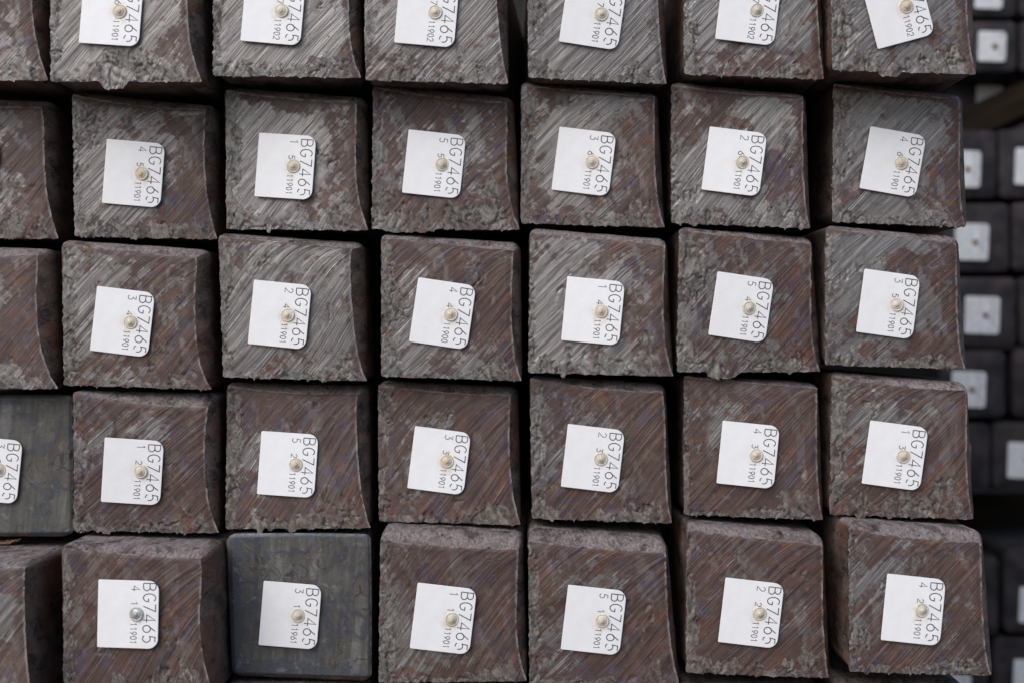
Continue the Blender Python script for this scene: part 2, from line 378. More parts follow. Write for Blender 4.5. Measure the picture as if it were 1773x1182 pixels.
def make_tag(parent, local, ang, H, top, mid, low, rnd, bright=False, tilt=(0, 0)):
    """local = tag's upper-left corner; ang = clockwise lean"""
    W = H * 0.905; k = H / 0.066
    V, F = tag_plate(W, H, 0.0014 * k, 0.0098 * k, 0.0009)
    o = py_mesh('tag', V, F, M_TAG, parent)
    o.location = local; o.rotation_euler = (tilt[0], ang, tilt[1])
    V = []; F = []
    d = 0.0 if not bright else -0.002
    add_text(V, F, 'BG746' + ('F' if bright else '5'), 0.0447 * k, (0.0043 + d) * k, 0.01015 * k, 0.0122 * k, 0.0112 * k, 0.00095 * k)
    if top: add_text(V, F, top.replace('5', 'F'), 0.0330 * k, 0.0052 * k, 0, 0.0082 * k, 0.0072 * k, 0.0007 * k, 1)
    if mid: add_text(V, F, mid.replace('5', 'F'), 0.0328 * k, (0.0215 if not bright else 0.0205) * k, 0, 0.0062 * k, 0.0064 * k, 0.0007 * k, 2)
    add_text(V, F, low, 0.0325 * k, 0.0412 * k, 0.00435 * k, 0.0061 * k, 0.0050 * k, 0.0007 * k, 1)
    py_mesh('lettering', V, F, M_INK, o)
    R = 0.0071 * k
    pr = [(0.0022, 0.006), (R * .62, 0.0008), (R, 0.0002), (R * 1.0, -0.0007), (R * .95, -0.0012), (R * .84, -0.0014), (R * .80, -0.0011), (R * .70, -0.0011), (R * .66, -0.0016),
          (R * .56, -0.0017), (R * .50, -0.0021), (R * .36, -0.0022), (R * .33, -0.0023), (R * .30, -0.0031), (R * .24, -0.0035), (R * .08, -0.0037)]
    V, F = lathe(pr)
    s = py_mesh('stud', V, F, M_ZINC if bright else M_STUD, o, True)
    s.location = (0.0382 * k, 0, -0.0325 * k)
    s.rotation_euler = (rnd.uniform(-.12, .12), rnd.uniform(0, 6), rnd.uniform(-.12, .12))
    return o

# ------------------------------------------------------------------ billets of the front stack
TILE = {'A': (0, 0), 'B': (600, 0), 'C': (1173, 0), 'D': (0, 390), 'E': (600, 390), 'F': (1173, 390), 'G': (0, 782), 'H': (600, 782), 'I': (1173, 782)}
# row, col, sheet, relative size, [face TL,TM,TR,RM,R3,BR,BL], [outer TL,TR,BR], tag (TL, BL, digits) , rust
BILLETS = [
 (0,0,'A',1.03,[(-520,-330),(-200,-300),(150,-290),(172,100),(200,260),(250,415),(-500,410)],[(-520,-350),(225,-345),(252,422)],None,.36),
 (0,1,'A',1.045,[(250,-330),(600,-290),(940,-280),(965,100),(985,260),(1040,425),(255,415)],[(245,-350),(1025,-330),(1050,435)],((427,-122),(402,220),'','6','11901'),.32),
 (0,2,'A',1.03,[(1090,-330),(1430,-290),(1770,-280),(1785,100),(1800,250),(1850,400),(1095,390)],[(1088,-348),(1838,-310),(1853,404)],((1260,-124),(1232,213),'','7','11902'),.22),
 (0,3,'B',1.03,[(90,-330),(430,-290),(770,-280),(775,100),(795,270),(828,428),(95,408)],[(88,-348),(822,-310),(830,432)],((274,-120),(243,218),'','7','11902'),.25),
 (0,4,'B',1.02,[(925,-330),(1270,-290),(1595,-285),(1600,100),(1615,270),(1642,425),(930,398)],[(922,-345),(1608,-310),(1645,428)],((1135,-118),(1087,215),'','7','11901'),.20),
 (0,5,'C',1.02,[(30,-340),(380,-300),(715,-290),(722,100),(735,270),(755,403),(35,380)],[(28,-355),(722,-310),(757,406)],((233,-132),(193,200),'','7','11902'),.25),
 (0,6,'C',1.035,[(775,-360),(1120,-330),(1480,-320),(1490,80),(1505,230),(1535,378),(790,360)],[(772,-375),(1488,-340),(1537,382)],((937,-75),(1027,253),'','7','11902'),.22),
 (1,0,'A',1.0,[(-520,505),(-150,535),(205,545),(225,850),(245,1030),(300,1222),(-520,1215)],[(-522,490),(285,518),(305,1228)],((-295,705),(-325,1030),'','','11901'),.40),
 (1,1,'A',1.003,[(378,485),(700,540),(1055,560),(1045,850),(1065,1050),(1108,1222),(385,1210)],[(372,468),(1112,545),(1113,1228)],((550,713),(523,1040),'4','5','11901'),.42),
 (1,2,'A',1.003,[(1150,455),(1480,500),(1823,520),(1823,850),(1838,1010),(1888,1180),(1155,1172)],[(1145,440),(1878,500),(1892,1185)],((1324,678),(1301,1005),'1','5','11901'),.36),
 (1,3,'B',1.0,[(137,440),(450,490),(820,520),(820,850),(835,1010),(888,1175),(130,1175)],[(132,425),(855,500),(890,1180)],((318,663),(284,988),'5','5','11901'),.48),
 (1,4,'B',.997,[(895,430),(1230,470),(1575,495),(1575,800),(1590,1000),(1628,1165),(893,1140)],[(890,415),(1590,480),(1630,1170)],((1090,648),(1048,970),'3','6','11901'),.36),
 (1,5,'C',.998,[(-30,430),(310,475),(640,495),(640,800),(650,1000),(678,1170),(-30,1140)],[(-35,418),(655,487),(680,1172)],((166,647),(123,970),'2','6','11901'),.38),
 (1,6,'C',.99,[(797,430),(1110,475),(1445,505),(1448,850),(1455,1030),(1482,1160),(790,1135)],[(790,418),(1455,490),(1483,1165)],((987,648),(932,964),'4','6','11901'),.38),
 (2,0,'D',1.01,[(-520,120),(-150,155),(185,150),(185,450),(215,650),(300,835),(-520,825)],[(-520,95),(275,120),(305,838)],None,.60),
 (2,1,'D',1.012,[(320,90),(640,130),(1010,165),(1000,480),(1020,680),(1085,838),(320,815)],[(314,75),(1078,125),(1090,840)],((497,311),(457,640),'3','4','11901'),.56),
 (2,2,'D',1.007,[(1120,55),(1440,85),(1813,125),(1800,400),(1830,640),(1880,795),(1140,775)],[(1115,38),(1865,88),(1883,798)],((1300,279),(1267,606),'2','4','11901'),.46),
 (2,3,'E',1.007,[(180,60),(500,95),(855,130),(845,400),(855,620),(898,795),(178,770)],[(175,40),(890,90),(900,798)],((368,267),(320,594),'4','4','11900'),.54),
 (2,4,'E',1.003,[(940,35),(1280,65),(1630,105),(1620,400),(1630,600),(1672,770),(930,752)],[(935,12),(1638,70),(1674,775)],((1130,261),(1098,587),'1','4','11901'),.48),
 (2,5,'F',1.0,[(5,22),(340,60),(685,95),(688,400),(700,600),(738,748),(-5,748)],[(0,8),(685,62),(740,752)],((204,237),(157,560),'5','4','11901'),.58),
 (2,6,'F',.998,[(755,15),(1090,50),(1432,90),(1440,400),(1450,580),(1483,735),(750,712)],[(750,0),(1437,58),(1484,738)],((955,223),(911,545),'3','5','11901'),.50),
 (3,0,'D',.99,[(-372,872),(0,870),(366,868),(369,1200),(371,1400),(373,1580),(-370,1588)],[(-375,868),(370,864),(376,1584)],((-175,1072),(-207,1395),'3','2','11901'),-1),
 (3,1,'D',1.01,[(385,850),(700,905),(1065,925),(1045,1250),(1065,1430),(1115,1575),(380,1560)],[(378,838),(1112,860),(1120,1578)],((541,1082),(518,1412),'1','2','11901'),.82),
 (3,2,'D',.995,[(1160,815),(1480,855),(1835,865),(1830,1150),(1855,1380),(1900,1543),(1155,1550)],[(1158,800),(1885,820),(1903,1545)],((1337,1050),(1315,1373),'5','2','11901'),.84),
 (3,3,'E',.99,[(160,815),(480,850),(840,870),(835,1150),(850,1350),(893,1528),(165,1512)],[(160,793),(878,825),(895,1532)],((350,1025),(310,1343),'3','3','11901'),.82),
 (3,4,'E',.993,[(940,780),(1270,830),(1615,850),(1632,1150),(1640,1350),(1665,1520),(950,1500)],[(935,765),(1635,810),(1667,1523)],((1133,1014),(1096,1336),'2','3','11901'),.70),
 (3,5,'F',.992,[(35,770),(350,800),(710,835),(712,1100),(720,1330),(745,1503),(35,1480)],[(25,755),(718,805),(747,1507)],((232,997),(200,1318),'4','3','11901'),.80),
 (3,6,'F',1.0,[(790,765),(1130,820),(1470,845),(1475,1100),(1485,1330),(1515,1500),(785,1480)],[(780,748),(1473,800),(1517,1504)],((987,996),(945,1320),'1','3','11901'),.72),
 (4,0,'G',1.08,[(-640,590),(-250,600),(128,592),(130,850),(150,1080),(190,1390),(-620,1390)],[(-640,560),(165,560),(195,1395)],None,.62),
 (4,1,'G',1.06,[(320,490),(640,518),(1025,542),(1025,800),(1035,1000),(1100,1262),(320,1250)],[(316,462),(1090,490),(1104,1268)],((503,651),(495,998),'4','1','11901'),.80),
 (4,2,'G',1.006,[(1170,420),(1530,415),(1895,422),(1900,800),(1900,1000),(1900,1158),(1188,1140)],[(1165,413),(1898,417),(1903,1162)],((1350,657),(1323,985),'3','1','11961'),-1),
 (4,3,'H',1.03,[(175,440),(480,480),(880,500),(870,800),(880,1000),(925,1175),(165,1175)],[(178,385),(905,425),(928,1178)],((365,665),(324,1000),'1','1','11901'),.84),
 (4,4,'H',1.022,[(930,445),(1270,490),(1635,515),(1645,800),(1665,1000),(1705,1190),(935,1190)],[(928,395),(1640,450),(1707,1193)],((1134,676),(1096,1008),'5','1','11901'),.84),
 (4,5,'I',1.022,[(48,395),(360,435),(740,470),(745,800),(755,1000),(780,1155),(45,1130)],[(42,360),(745,420),(782,1158)],((246,640),(208,972),'2','2','11901'),.84),
 (4,6,'I',1.037,[(875,385),(1200,440),(1565,465),(1568,800),(1580,1000),(1612,1142),(872,1115)],[(868,355),(1560,400),(1614,1145)],((1073,620),(1035,957),'4','2','11901'),.66),
 (5,0,'G',1.06,[(-600,1420),(-200,1440),(200,1450),(200,1700),(210,1900),(250,2150),(-580,2150)],[(-600,1400),(240,1410),(255,2155)],None,.6),
 (5,1,'G',1.05,[(330,1290),(700,1320),(1060,1330),(1060,1600),(1070,1850),(1110,2060),(335,2050)],[(330,1275),(1100,1295),(1112,2065)],None,.7),
 (5,2,'G',1.02,[(1150,1215),(1500,1245),(1850,1260),(1850,1600),(1860,1800),(1900,1960),(1150,1950)],[(1148,1180),(1895,1200),(1902,1965)],None,.7),
 (5,3,'H',1.03,[(170,1225),(500,1260),(860,1275),(860,1600),(870,1800),(910,1970),(165,1960)],[(168,1200),(900,1225),(912,1975)],None,.7),
 (5,4,'H',1.03,[(940,1240),(1300,1265),(1640,1285),(1640,1600),(1650,1800),(1690,1980),(940,1970)],[(938,1215),(1680,1240),(1692,1985)],None,.7),
 (5,5,'I',1.02,[(30,1230),(360,1255),(720,1270),(720,1600),(730,1800),(765,1950),(30,1930)],[(25,1185),(745,1200),(767,1955)],None,.7),
 (5,6,'I',1.0,[(810,1215),(1150,1230),(1470,1240),(1480,1600),(1490,1800),(1510,1935),(805,1910)],[(780,1150),(1470,1175),(1512,1940)],None,.7),
]
LOOK = {
 (0,0):'weathered grey billet end cut off by the top left corner of the picture',
 (0,1):'ragged-bottomed grey billet, above the one whose tag begins four five',
 (0,2):'pale grey striped billet, above the one whose tag begins one five',
 (0,3):'pale grey striped billet, above the one whose tag begins five five',
 (0,4):'smooth lilac-grey billet, above the one whose tag begins three six',
 (0,5):'cracked lilac-grey billet, above the one whose tag begins two six',
 (0,6):'billet whose white tag leans the other way, top right end of the stack',
 (1,0):'brown-grey billet cut by the left edge, beside the one tagged four five',
 (1,1):'brown-grey billet whose white tag reads BG7465 and four five',
 (1,2):'grey scratched billet whose white tag reads BG7465 and one five',
 (1,3):'grey and maroon billet whose white tag reads BG7465 and five five',
 (1,4):'grey streaked billet whose white tag reads BG7465 and three six',
 (1,5):'grey streaked billet whose white tag reads BG7465 and two six',
 (1,6):'grey-brown end billet whose white tag reads BG7465 and four six',
 (2,0):'rusty grey billet cut by the left edge, beside the one tagged three four',
 (2,1):'purplish brown billet whose white tag reads BG7465 and three four',
 (2,2):'grey-brown streaked billet whose white tag reads BG7465 and two four',
 (2,3):'maroon and grey billet whose white tag reads BG7465 and four four',
 (2,4):'billet with torn grey lower edge whose tag reads BG7465 and one four',
 (2,5):'brown flaking billet whose white tag reads BG7465 and five four',
 (2,6):'brown-grey billet whose white tag reads BG7465 and three five',
 (3,0):'smooth greenish dark billet cut by the left edge, its tag half out of the picture',
 (3,1):'rust-brown billet whose white tag reads BG7465 and one two',
 (3,2):'rust-red and purple billet whose white tag reads BG7465 and five two',
 (3,3):'dark rust-brown billet whose white tag reads BG7465 and three three',
 (3,4):'brown billet with pale middle whose tag reads BG7465 and two three',
 (3,5):'dark maroon billet whose white tag reads BG7465 and four three',
 (3,6):'brown billet with pale lower corner whose tag reads BG7465 and one three',
 (4,0):'protruding billet at the lower left corner, its top and right side showing',
 (4,1):'rust-brown billet with bright metal stud, tag reading BG7465 and four one',
 (4,2):'smooth blue-black billet whose white tag reads BG7465 and three one',
 (4,3):'dark rust-brown billet whose white tag reads BG7465 and one one',
 (4,4):'dark red-brown billet whose white tag reads BG7465 and five one',
 (4,5):'maroon billet with pale top face whose tag reads BG7465 and two two',
 (4,6):'grey-brown billet whose white tag reads BG7465 and four two, at lower right',
 (5,0):'billet below the protruding lower left one, out of the picture but for its top',
 (5,1):'billet under the one with the bright metal stud',
 (5,2):'billet top showing under the blue-black billet tagged three one',
 (5,3):'billet under the one tagged one one, at the bottom edge',
 (5,4):'billet under the one tagged five one, at the bottom edge',
 (5,5):'brown billet top showing under the billet tagged two two',
 (5,6):'dark set-back billet under the one tagged four two',
}
# hand-set lumps of burr hanging from the lower edge: (position 0..1, width, drop in m)
LUMPS = {(0,1): [(.42, .13, .0075)], (2,5): [(.32, .16, .007)], (3,2): [(.24, .03, .006), (.46, .05, .004)], (1,3): [(.25, .25, .003)],
         (0,6): [(.40, .12, .005)], (2,4): [(.24, .03, .004)], (3,1): [(.22, .04, .003)], (3,6): [(.22, .05, .003), (.42, .03, .003)], (1,2): [(.3, .02, .003)], (2,2): [(.7, .03, .002)]}

ZL = {(1,3): 1.7, (2,5): 1.8, (1,1): 1.3, (1,2): 1.3, (3,2): 1.3, (4,3): 1.5, (3,1): 1.5, (4,4): 1.3, (1,4): 1.3, (0,5): 1.5, (0,6): 1.5}
ZB = {(0,1): 1.9, (2,4): 1.9, (1,2): 1.6, (3,2): 1.7, (0,6): 1.6, (2,5): 1.6, (1,3): 1.5, (0,2): .8, (0,4): .6, (4,2): 1}
def lag(ts, ps, t):
    out = np.zeros((len(t), 2))
    for i, (ti, p) in enumerate(zip(ts, ps)):
        L = np.ones_like(t)
        for j, tj in enumerate(ts):
            if j != i: L = L * (t - tj) / (ti - tj)
        out += L[:, None] * np.array(p, float)[None]
    return out

def round_uv(U, V, r):
    U = U.copy(); V = V.copy()
    for su in (0, 1):
        for sv in (0, 1):
            a = (r - (U if su == 0 else 1 - U)) / r; b = (r - (V if sv == 0 else 1 - V)) / r
            m = (a > 0) & (b > 0)
            f = np.where(m, np.maximum(a, b) / np.maximum(np.hypot(a, b), 1e-9), 1)
            a2 = a * f; b2 = b * f
            U = np.where(m, (r - a2 * r) if su == 0 else 1 - (r - a2 * r), U)
            V = np.where(m, (r - b2 * r) if sv == 0 else 1 - (r - b2 * r), V)
    return U, V

def build_billet(row, col, sh, s, face, outer, tag, rust):
    seed = row * 17 + col * 5 + 3; nz = Noise(seed); rnd = random.Random(seed)
    dark = rust < 0
    D = D0 / s; ox, oy = TILE[sh]
    def w2(p, dep):      # photograph pixel -> (x, z) metres on the plane dep metres before the lens
        px = ox + p[0] / 2.955; py = oy + p[1] / 2.955
        return np.array(((px - 886.5) * dep / FPX, (591 - py) * dep / FPX))
    TL, TM, TR, RM, R3, BR, BL = [w2(p, D) for p in face]
    OTL, OTR, OBR = [w2(p, D + 0.02) for p in outer]; OBL = BL * (D + 0.01) / D
    cen = (TL + TR + BR + BL) / 4; y0 = D - D0
    root = thing('steel_billet', (cen[0], y0, cen[1]), LOOK[(row, col)], 'steel billet', 'steel billets of the tagged front stack')
    N = 121 if row < 5 else 41
    g = np.linspace(0, 1, N); U, V = np.meshgrid(g, g, indexing='ij')    # u right, v up
    def pos(U, V):
        u = U.ravel(); v = V.ravel()
        top = lag((0, .5, 1), (TL, TM, TR), u); bot = BL[None] * (1 - u)[:, None] + BR[None] * u[:, None]
        right = lag((0, .5, .75, 1), (TR, RM, R3, BR), 1 - v); left = BL[None] * (1 - v)[:, None] + TL[None] * v[:, None]
        u = u[:, None]; v = v[:, None]
        P = (1 - v) * bot + v * top + (1 - u) * left + u * right - ((1 - u) * (1 - v) * BL + u * (1 - v) * BR + (1 - u) * v * TL + u * v * TR)
        return P.reshape(U.shape + (2,))
    Ur, Vr = round_uv(U, V, 0.045 if dark else 0.013)
    P = pos(Ur, Vr)
    sz = 0.15
    x = U * sz; z = V * sz
    # --- zones
    zl = rnd.uniform(.5, 1.15) * ZL.get((row, col), 1); zb = rnd.uniform(.45, 1.1) * ZB.get((row, col), 1)
    wlft = (0.02 + 0.22 * nz.fbm(V * 3 + 5, V * 0 + 1, 3) ** 1.3) * zl
    wbot = (0.02 + 0.22 * nz.fbm(U * 3.5 + 15, U * 0 + 4, 3) ** 1.3) * zb + 0.13 * sstep(.55, .95, U)
    e = np.minimum(U / wlft, V / wbot) + 0.9 * (nz.fbm(U * 14, V * 14, 4) - 0.5)
    fg = nz.fbm(U * 26 + 2, V * 5 + 44, 3) - .5
    e = e + 1.1 * fg * (1 - sstep(.1, .4, V))
    hole = sstep(.50, .62, nz.fbm(U * 8 + 12, V * 8 + 71, 4))
    rough = (1 - sstep(0.60, 1.10, e)) * (1 - hole * .6)
    isl = sstep(.64, .76, nz.fbm(U * 5 + 40, V * 5 + 9, 4)) * 0.45
    rough = np.maximum(rough, isl)
    edge = np.maximum(sstep(.90, .98, U), sstep(.93, .99, V))
    rough = rough * (1 - edge * .85)
    br = 0.5 + (nz.fbm(U * 2.4 + 60, V * 2.4 + 30, 3) - 0.5) * 1.5
    cm = np.exp(-(((U - .42) / .38) ** 2 + ((V - .5) / .4) ** 2))          # oxide is thinnest on the middle of the cut
    ru = rust + 0.75 * (br - 0.5) + 0.22 * (edge) - 0.30 * (cm - 0.5) * (1 if row < 4 else .6) + 0.10 * sstep(.5, 1, U)
    # flats with stepped sides, smeared over the striations
    q = nz.fbm(np.floor(U * 34) / 34 * 9 + 3, V * 6 + 70 + np.floor(U * 34) * 0.35, 3)
    smear = sstep(.60, .66, q) * sstep(.15, .35, V + 0 * U) * (1 - edge) * (0.75 if row < 3 else .35)
    # --- relief (towards the lens is -y)
    wx = (nz.fbm(U * 9 + 3, V * 9, 3) - .5) * .10; wz = (nz.fbm(U * 9, V * 9 + 33, 3) - .5) * .10
    rg = nz.ridge((U + wx) * 15, (V + wz) * 10, 4)
    fing = nz.fbm((U + wx * 1.3) * 24, (V + wz) * 7 + 50, 3)
    h = rough * ((rg - .55) * 0.0016 + (fing - .5) * 0.0028 + (nz.fbm(U * 48, V * 30, 2) - .5) * .0005)
    st = (U * math.sin(math.radians(46)) - V * math.cos(math.radians(46)))
    al = (U * math.cos(math.radians(46)) + V * math.sin(math.radians(46)))
    ck = 1 - sstep(0, .10, np.abs(2 * nz.fbm((U + wx * 1.2) * 11 + 7, (V + wz * 1.2) * 5 + 13, 3) - 1))
    h -= sstep(.15, .6, rough) * ck * .0026
    h += (1 - rough) * ((nz.fbm(st * 34, al * 2.2 + 8, 3) - .5) * .0012 + (nz.fbm(U * 3, V * 3 + 90, 2) - .5) * .0018)
    h += smear * 0.0003
    h -= 0.0009 * sstep(.95, 1, U) + 0.0009 * sstep(.96, 1, V)               # soft roll at the entry side
    if dark: h = (nz.fbm(U * 6, V * 4, 4) - .5) * .0012; h -= .0025 * (sstep(.96, 1, np.maximum(np.abs(2 * U - 1), np.abs(2 * V - 1))))
    # --- burrs on the lower and left edges
    if not dark:
        ub = g
        burr = (nz.fbm(ub * 34, ub * 0 + 3, 4) - .45) * .0030 + np.clip(nz.fbm(ub * 60 + 9, ub * 0 + 8, 2) - .68, 0, 1) * .012
        for c_, w_, d_ in LUMPS.get((row, col), []): burr = burr + d_ * sstep(0, .5, 1 - np.abs(ub - c_) / (w_ * .8))
        burr *= sstep(0, .03, ub) * sstep(0, .05, 1 - ub)
        P[..., 1] -= burr[:, None] * (1 - sstep(0, .12, V))
        lb = ((nz.fbm(ub * 36, ub * 0 + 60, 4) - .5) * .0034) * sstep(0, .05, ub) * sstep(0, .05, 1 - ub)
        P[..., 0] -= lb[None, :] * (1 - sstep(0, .06, U))
        tb = ((nz.fbm(ub * 22, ub * 0 + 80, 3) - .5) * .0016) * sstep(0, .05, ub) * sstep(0, .05, 1 - ub)
        P[..., 1] += tb[:, None] * sstep(.94, 1, V)
        P[..., 0] += tb[::-1][None, :] * sstep(.94, 1, U)
    X = P[..., 0] - cen[0]; Z = P[..., 1] - cen[1]
    tilt = (rnd.uniform(-.06, .06), rnd.uniform(-.04, .05))
    Y = -h + X * tilt[0] + Z * tilt[1]
    verts = np.stack([X, Y, Z], -1).reshape(-1, 3)
    idx = np.arange(N * N).reshape(N, N)
    quads = np.stack([idx[:-1, :-1], idx[1:, :-1], idx[1:, 1:], idx[:-1, 1:]], -1).reshape(-1, 4)
    so = np.array([seed * 1.37, seed * 0.91, seed * .3])
    ra = math.radians(rnd.uniform(-7, 5)); ca, sa = math.cos(ra), math.sin(ra)
    tcv = np.stack([x * ca - z * sa, x * sa + z * ca, x * 0], -1).reshape(-1, 3) + so
    if dark:
        d = np.minimum(np.minimum(U * 1.1, (1 - U) * 3), np.minimum(V * .8, (1 - V) * 4)); rough = (1 - sstep(0, .2, d)) * (1 if col else .55)
    rimw = np.maximum(sstep(.982, .995, U), np.maximum(sstep(.984, .996, V), sstep(.99, .998, 1 - U) * .6))  # mask of the painted edge highlight: right, top, fainter left
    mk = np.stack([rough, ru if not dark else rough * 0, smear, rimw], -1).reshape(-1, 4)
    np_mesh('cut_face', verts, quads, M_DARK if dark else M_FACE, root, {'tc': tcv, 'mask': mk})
    # --- shaft
    rim = np.concatenate([idx[:-1, 0], idx[-1, :-1], idx[1:, -1][::-1], idx[0, 1:][::-1]])   # counter-clockwise from BL
    R0 = verts[rim]
    k = N - 1; gg = g[:-1]
    pu = np.concatenate([gg, np.ones(k), 1 - gg, np.zeros(k)]); pv = np.concatenate([np.zeros(k), gg, np.ones(k), 1 - gg])
    ur, vr = round_uv(pu, pv, 0.065)
    def quad(A, B, C, Dd): return ((1 - ur) * (1 - vr))[:, None] * A + (ur * (1 - vr))[:, None] * B + (ur * vr)[:, None] * C + ((1 - ur) * vr)[:, None] * Dd
    O1 = quad(OBL, OBR, OTR, OTL) - cen
    OTR2 = OTR * .5 + (OTL + OBR - OBL) * .5
    O2 = quad(OBL, OBR, OTR2, OTL) - cen
    rings = [R0]; ts = [.0012, .003, .006, .010, .015, .021, .028, .038, .055, .08, .12, .2, .4, .9, 1.8, 3.0]
    tl = [0]
    for t in ts:
        a = min(1, t / .024); a = 1 - (1 - a) ** 1.7
        b = float(sstep(.03, .16, np.array(t)))
        A = R0[:, [0, 2]] * (1 - a) + (O1 * (1 - b) + O2 * b) * a
        if dark: a = min(1, t / .008) ** .5; A = R0[:, [0, 2]] * (1 - a) + O1 * a
        if t > .1: A = A + np.array([[(.045 if col <= 3 else .0) * float(sstep(.05, .9, np.array(t))), 0]])  # sideways bend added to close the column gap and keep it dark
        wob = (nz.fbm(pu * 6 + pv * 3 + 11, pu * 0 + t * 30, 3) - .5) * .0016 * min(1, t / .01)
        dr = A / (np.linalg.norm(A, axis=1)[:, None] + 1e-9)
        A = A + dr * wob[:, None]
        yy = R0[:, 1] * max(0, 1 - t / .03) + t
        rings.append(np.stack([A[:, 0], yy, A[:, 1]], -1)); tl.append(t)
    n = len(rim); SV = np.concatenate(rings); nr = len(rings)
    I = np.arange(n * nr).reshape(nr, n); J = np.roll(I, -1, axis=1)
    q = np.stack([I[:-1], I[1:], J[1:], J[:-1]], -1).reshape(-1, 4)
    c0 = len(SV); SV = np.concatenate([SV, [[0, 3.0, 0]]])
    last = I[-1]; cap = np.stack([last[0::2], np.full(n // 2, c0), np.roll(last, -2)[0::2], np.roll(last, -1)[0::2]], -1)
    q = np.concatenate([q, cap])
    np_mesh('shaft', SV, q, M_SHAFT, root, {'tc': SV + so})
    if tag:
        a, b, t1, t2, t3 = tag
        A = w2(a, D - .004); B = w2(b, D - .004)
        H = float(np.linalg.norm(B - A)); ang = math.atan2(A[0] - B[0], A[1] - B[1])
        yo = -.0046 + (A[0] - cen[0]) * tilt[0] + (A[1] - cen[1]) * tilt[1]
        make_tag(root, (A[0] - cen[0], yo, A[1] - cen[1]), ang, H, t1, t2, t3, rnd, bright=(row == 4 and col == 1),
                 tilt=(-tilt[1] + rnd.uniform(-.012, .012), tilt[0] + rnd.uniform(-.012, .012)))
    return root

for b in BILLETS: build_billet(*b)

# ------------------------------------------------------------------ second stack, farther back
DB = 2.6
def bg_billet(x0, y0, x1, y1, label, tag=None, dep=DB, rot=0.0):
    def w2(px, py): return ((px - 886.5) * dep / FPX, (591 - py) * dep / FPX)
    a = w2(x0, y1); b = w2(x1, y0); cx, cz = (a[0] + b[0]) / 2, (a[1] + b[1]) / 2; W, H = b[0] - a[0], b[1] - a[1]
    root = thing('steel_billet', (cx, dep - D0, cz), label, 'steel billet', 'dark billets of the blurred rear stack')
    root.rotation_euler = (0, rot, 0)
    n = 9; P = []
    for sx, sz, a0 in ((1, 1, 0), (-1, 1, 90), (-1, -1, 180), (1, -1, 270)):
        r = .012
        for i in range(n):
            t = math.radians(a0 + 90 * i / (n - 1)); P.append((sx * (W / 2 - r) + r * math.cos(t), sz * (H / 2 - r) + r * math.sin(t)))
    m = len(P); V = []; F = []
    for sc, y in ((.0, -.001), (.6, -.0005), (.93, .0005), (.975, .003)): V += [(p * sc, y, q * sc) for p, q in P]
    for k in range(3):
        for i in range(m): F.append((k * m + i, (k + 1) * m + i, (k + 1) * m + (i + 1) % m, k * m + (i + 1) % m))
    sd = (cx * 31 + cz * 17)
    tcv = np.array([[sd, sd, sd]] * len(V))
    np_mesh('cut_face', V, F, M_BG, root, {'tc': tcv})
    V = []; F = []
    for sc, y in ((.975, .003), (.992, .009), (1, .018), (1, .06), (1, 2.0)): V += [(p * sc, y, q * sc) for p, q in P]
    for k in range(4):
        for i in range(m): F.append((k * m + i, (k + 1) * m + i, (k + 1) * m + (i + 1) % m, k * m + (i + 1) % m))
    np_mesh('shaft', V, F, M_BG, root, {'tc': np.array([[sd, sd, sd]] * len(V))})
    if tag:
        tx, ty, tw, th = tag
        A = w2(tx, ty); Wt, Ht = tw * dep / FPX, th * dep / FPX
        V, F = tag_plate(Wt, Ht, .004, .007, .0015)
        o = py_mesh('tag', V, F, M_TAG2, root); o.location = (A[0] - cx, -.006, A[1] - cz)
        o.rotation_euler = (0, math.radians(2), 0)
        V, F = lathe([(.003, .004), (.0055, 0), (.0055, -.001), (.003, -.003), (.002, -.006)], 12)
        s_ = py_mesh('stud', V, F, M_RUSTY, o, True); s_.location = (Wt * .6, 0, -Ht * .5)
        V = []; F = []; k = Ht / .066
        add_text(V, F, 'BG7465', 0.0447 * k, 0.0043 * k, 0.01015 * k, 0.0122 * k, 0.0112 * k, 0.0008 * k)
        py_mesh('lettering', V, F, M_INK, o)
    return root
M_RUSTY = mat_plain('rusty_stud', (0.16, 0.09, 0.04), 0.6)

G2 = 'on the blurred rear stack'
bg_billet(1655, -85, 1762, 30, 'dark billet in the uppermost right corner of the blurred rear stack, tag cut off', (1688, -45, 48, 61))
bg_billet(1766, -85, 1880, 30, 'dark billet beyond the uppermost one of the rear stack, cut by the right edge')
bg_billet(1650, 36, 1762, 125, 'dark rear billet with a small pale tag, beside the leaning-tag billet', (1693, 55, 48, 52))
bg_billet(1766, 36, 1885, 125, 'dark rear billet cut by the right edge, two above the timber bearer')
bg_billet(1648, 131, 1760, 226, 'dark rear billet whose tag is half covered by the slanted timber', (1690, 149, 46, 50), DB + .12)
bg_billet(1614, 225, 1727, 344, 'dark rear billet directly below the timber, its tag half hidden', (1640, 261, 57, 63))
bg_billet(1730, 223, 1846, 344, 'dark rear billet below the timber, tag cut by the right edge', (1757, 257, 57, 63))
bg_billet(1630, 352, 1749, 472, 'dark rear billet with tag peeping out beside the billet tagged three five', (1653, 387, 58, 63), rot=-.01)
bg_billet(1753, 350, 1870, 470, 'dark rear billet at the right edge, third below the timber')
bg_billet(1643, 480, 1761, 599, 'dark rear billet whose whole white tag shows', (1670, 513, 60, 64))
bg_billet(1765, 480, 1880, 599, 'dark rear billet at the right edge beside the one whose whole tag shows')
bg_billet(1625, 606, 1742, 723, 'dark rear billet with tag peeping out above the billet tagged one three', (1647, 641, 59, 62))
bg_billet(1755, 604, 1872, 724, 'dark rear billet at the right edge, lower half of the upper pile')
bg_billet(1602, 732, 1716, 846, 'brownish rear billet lowest above the dark gap, beside the billet tagged one three', (1620, 764, 56, 61))
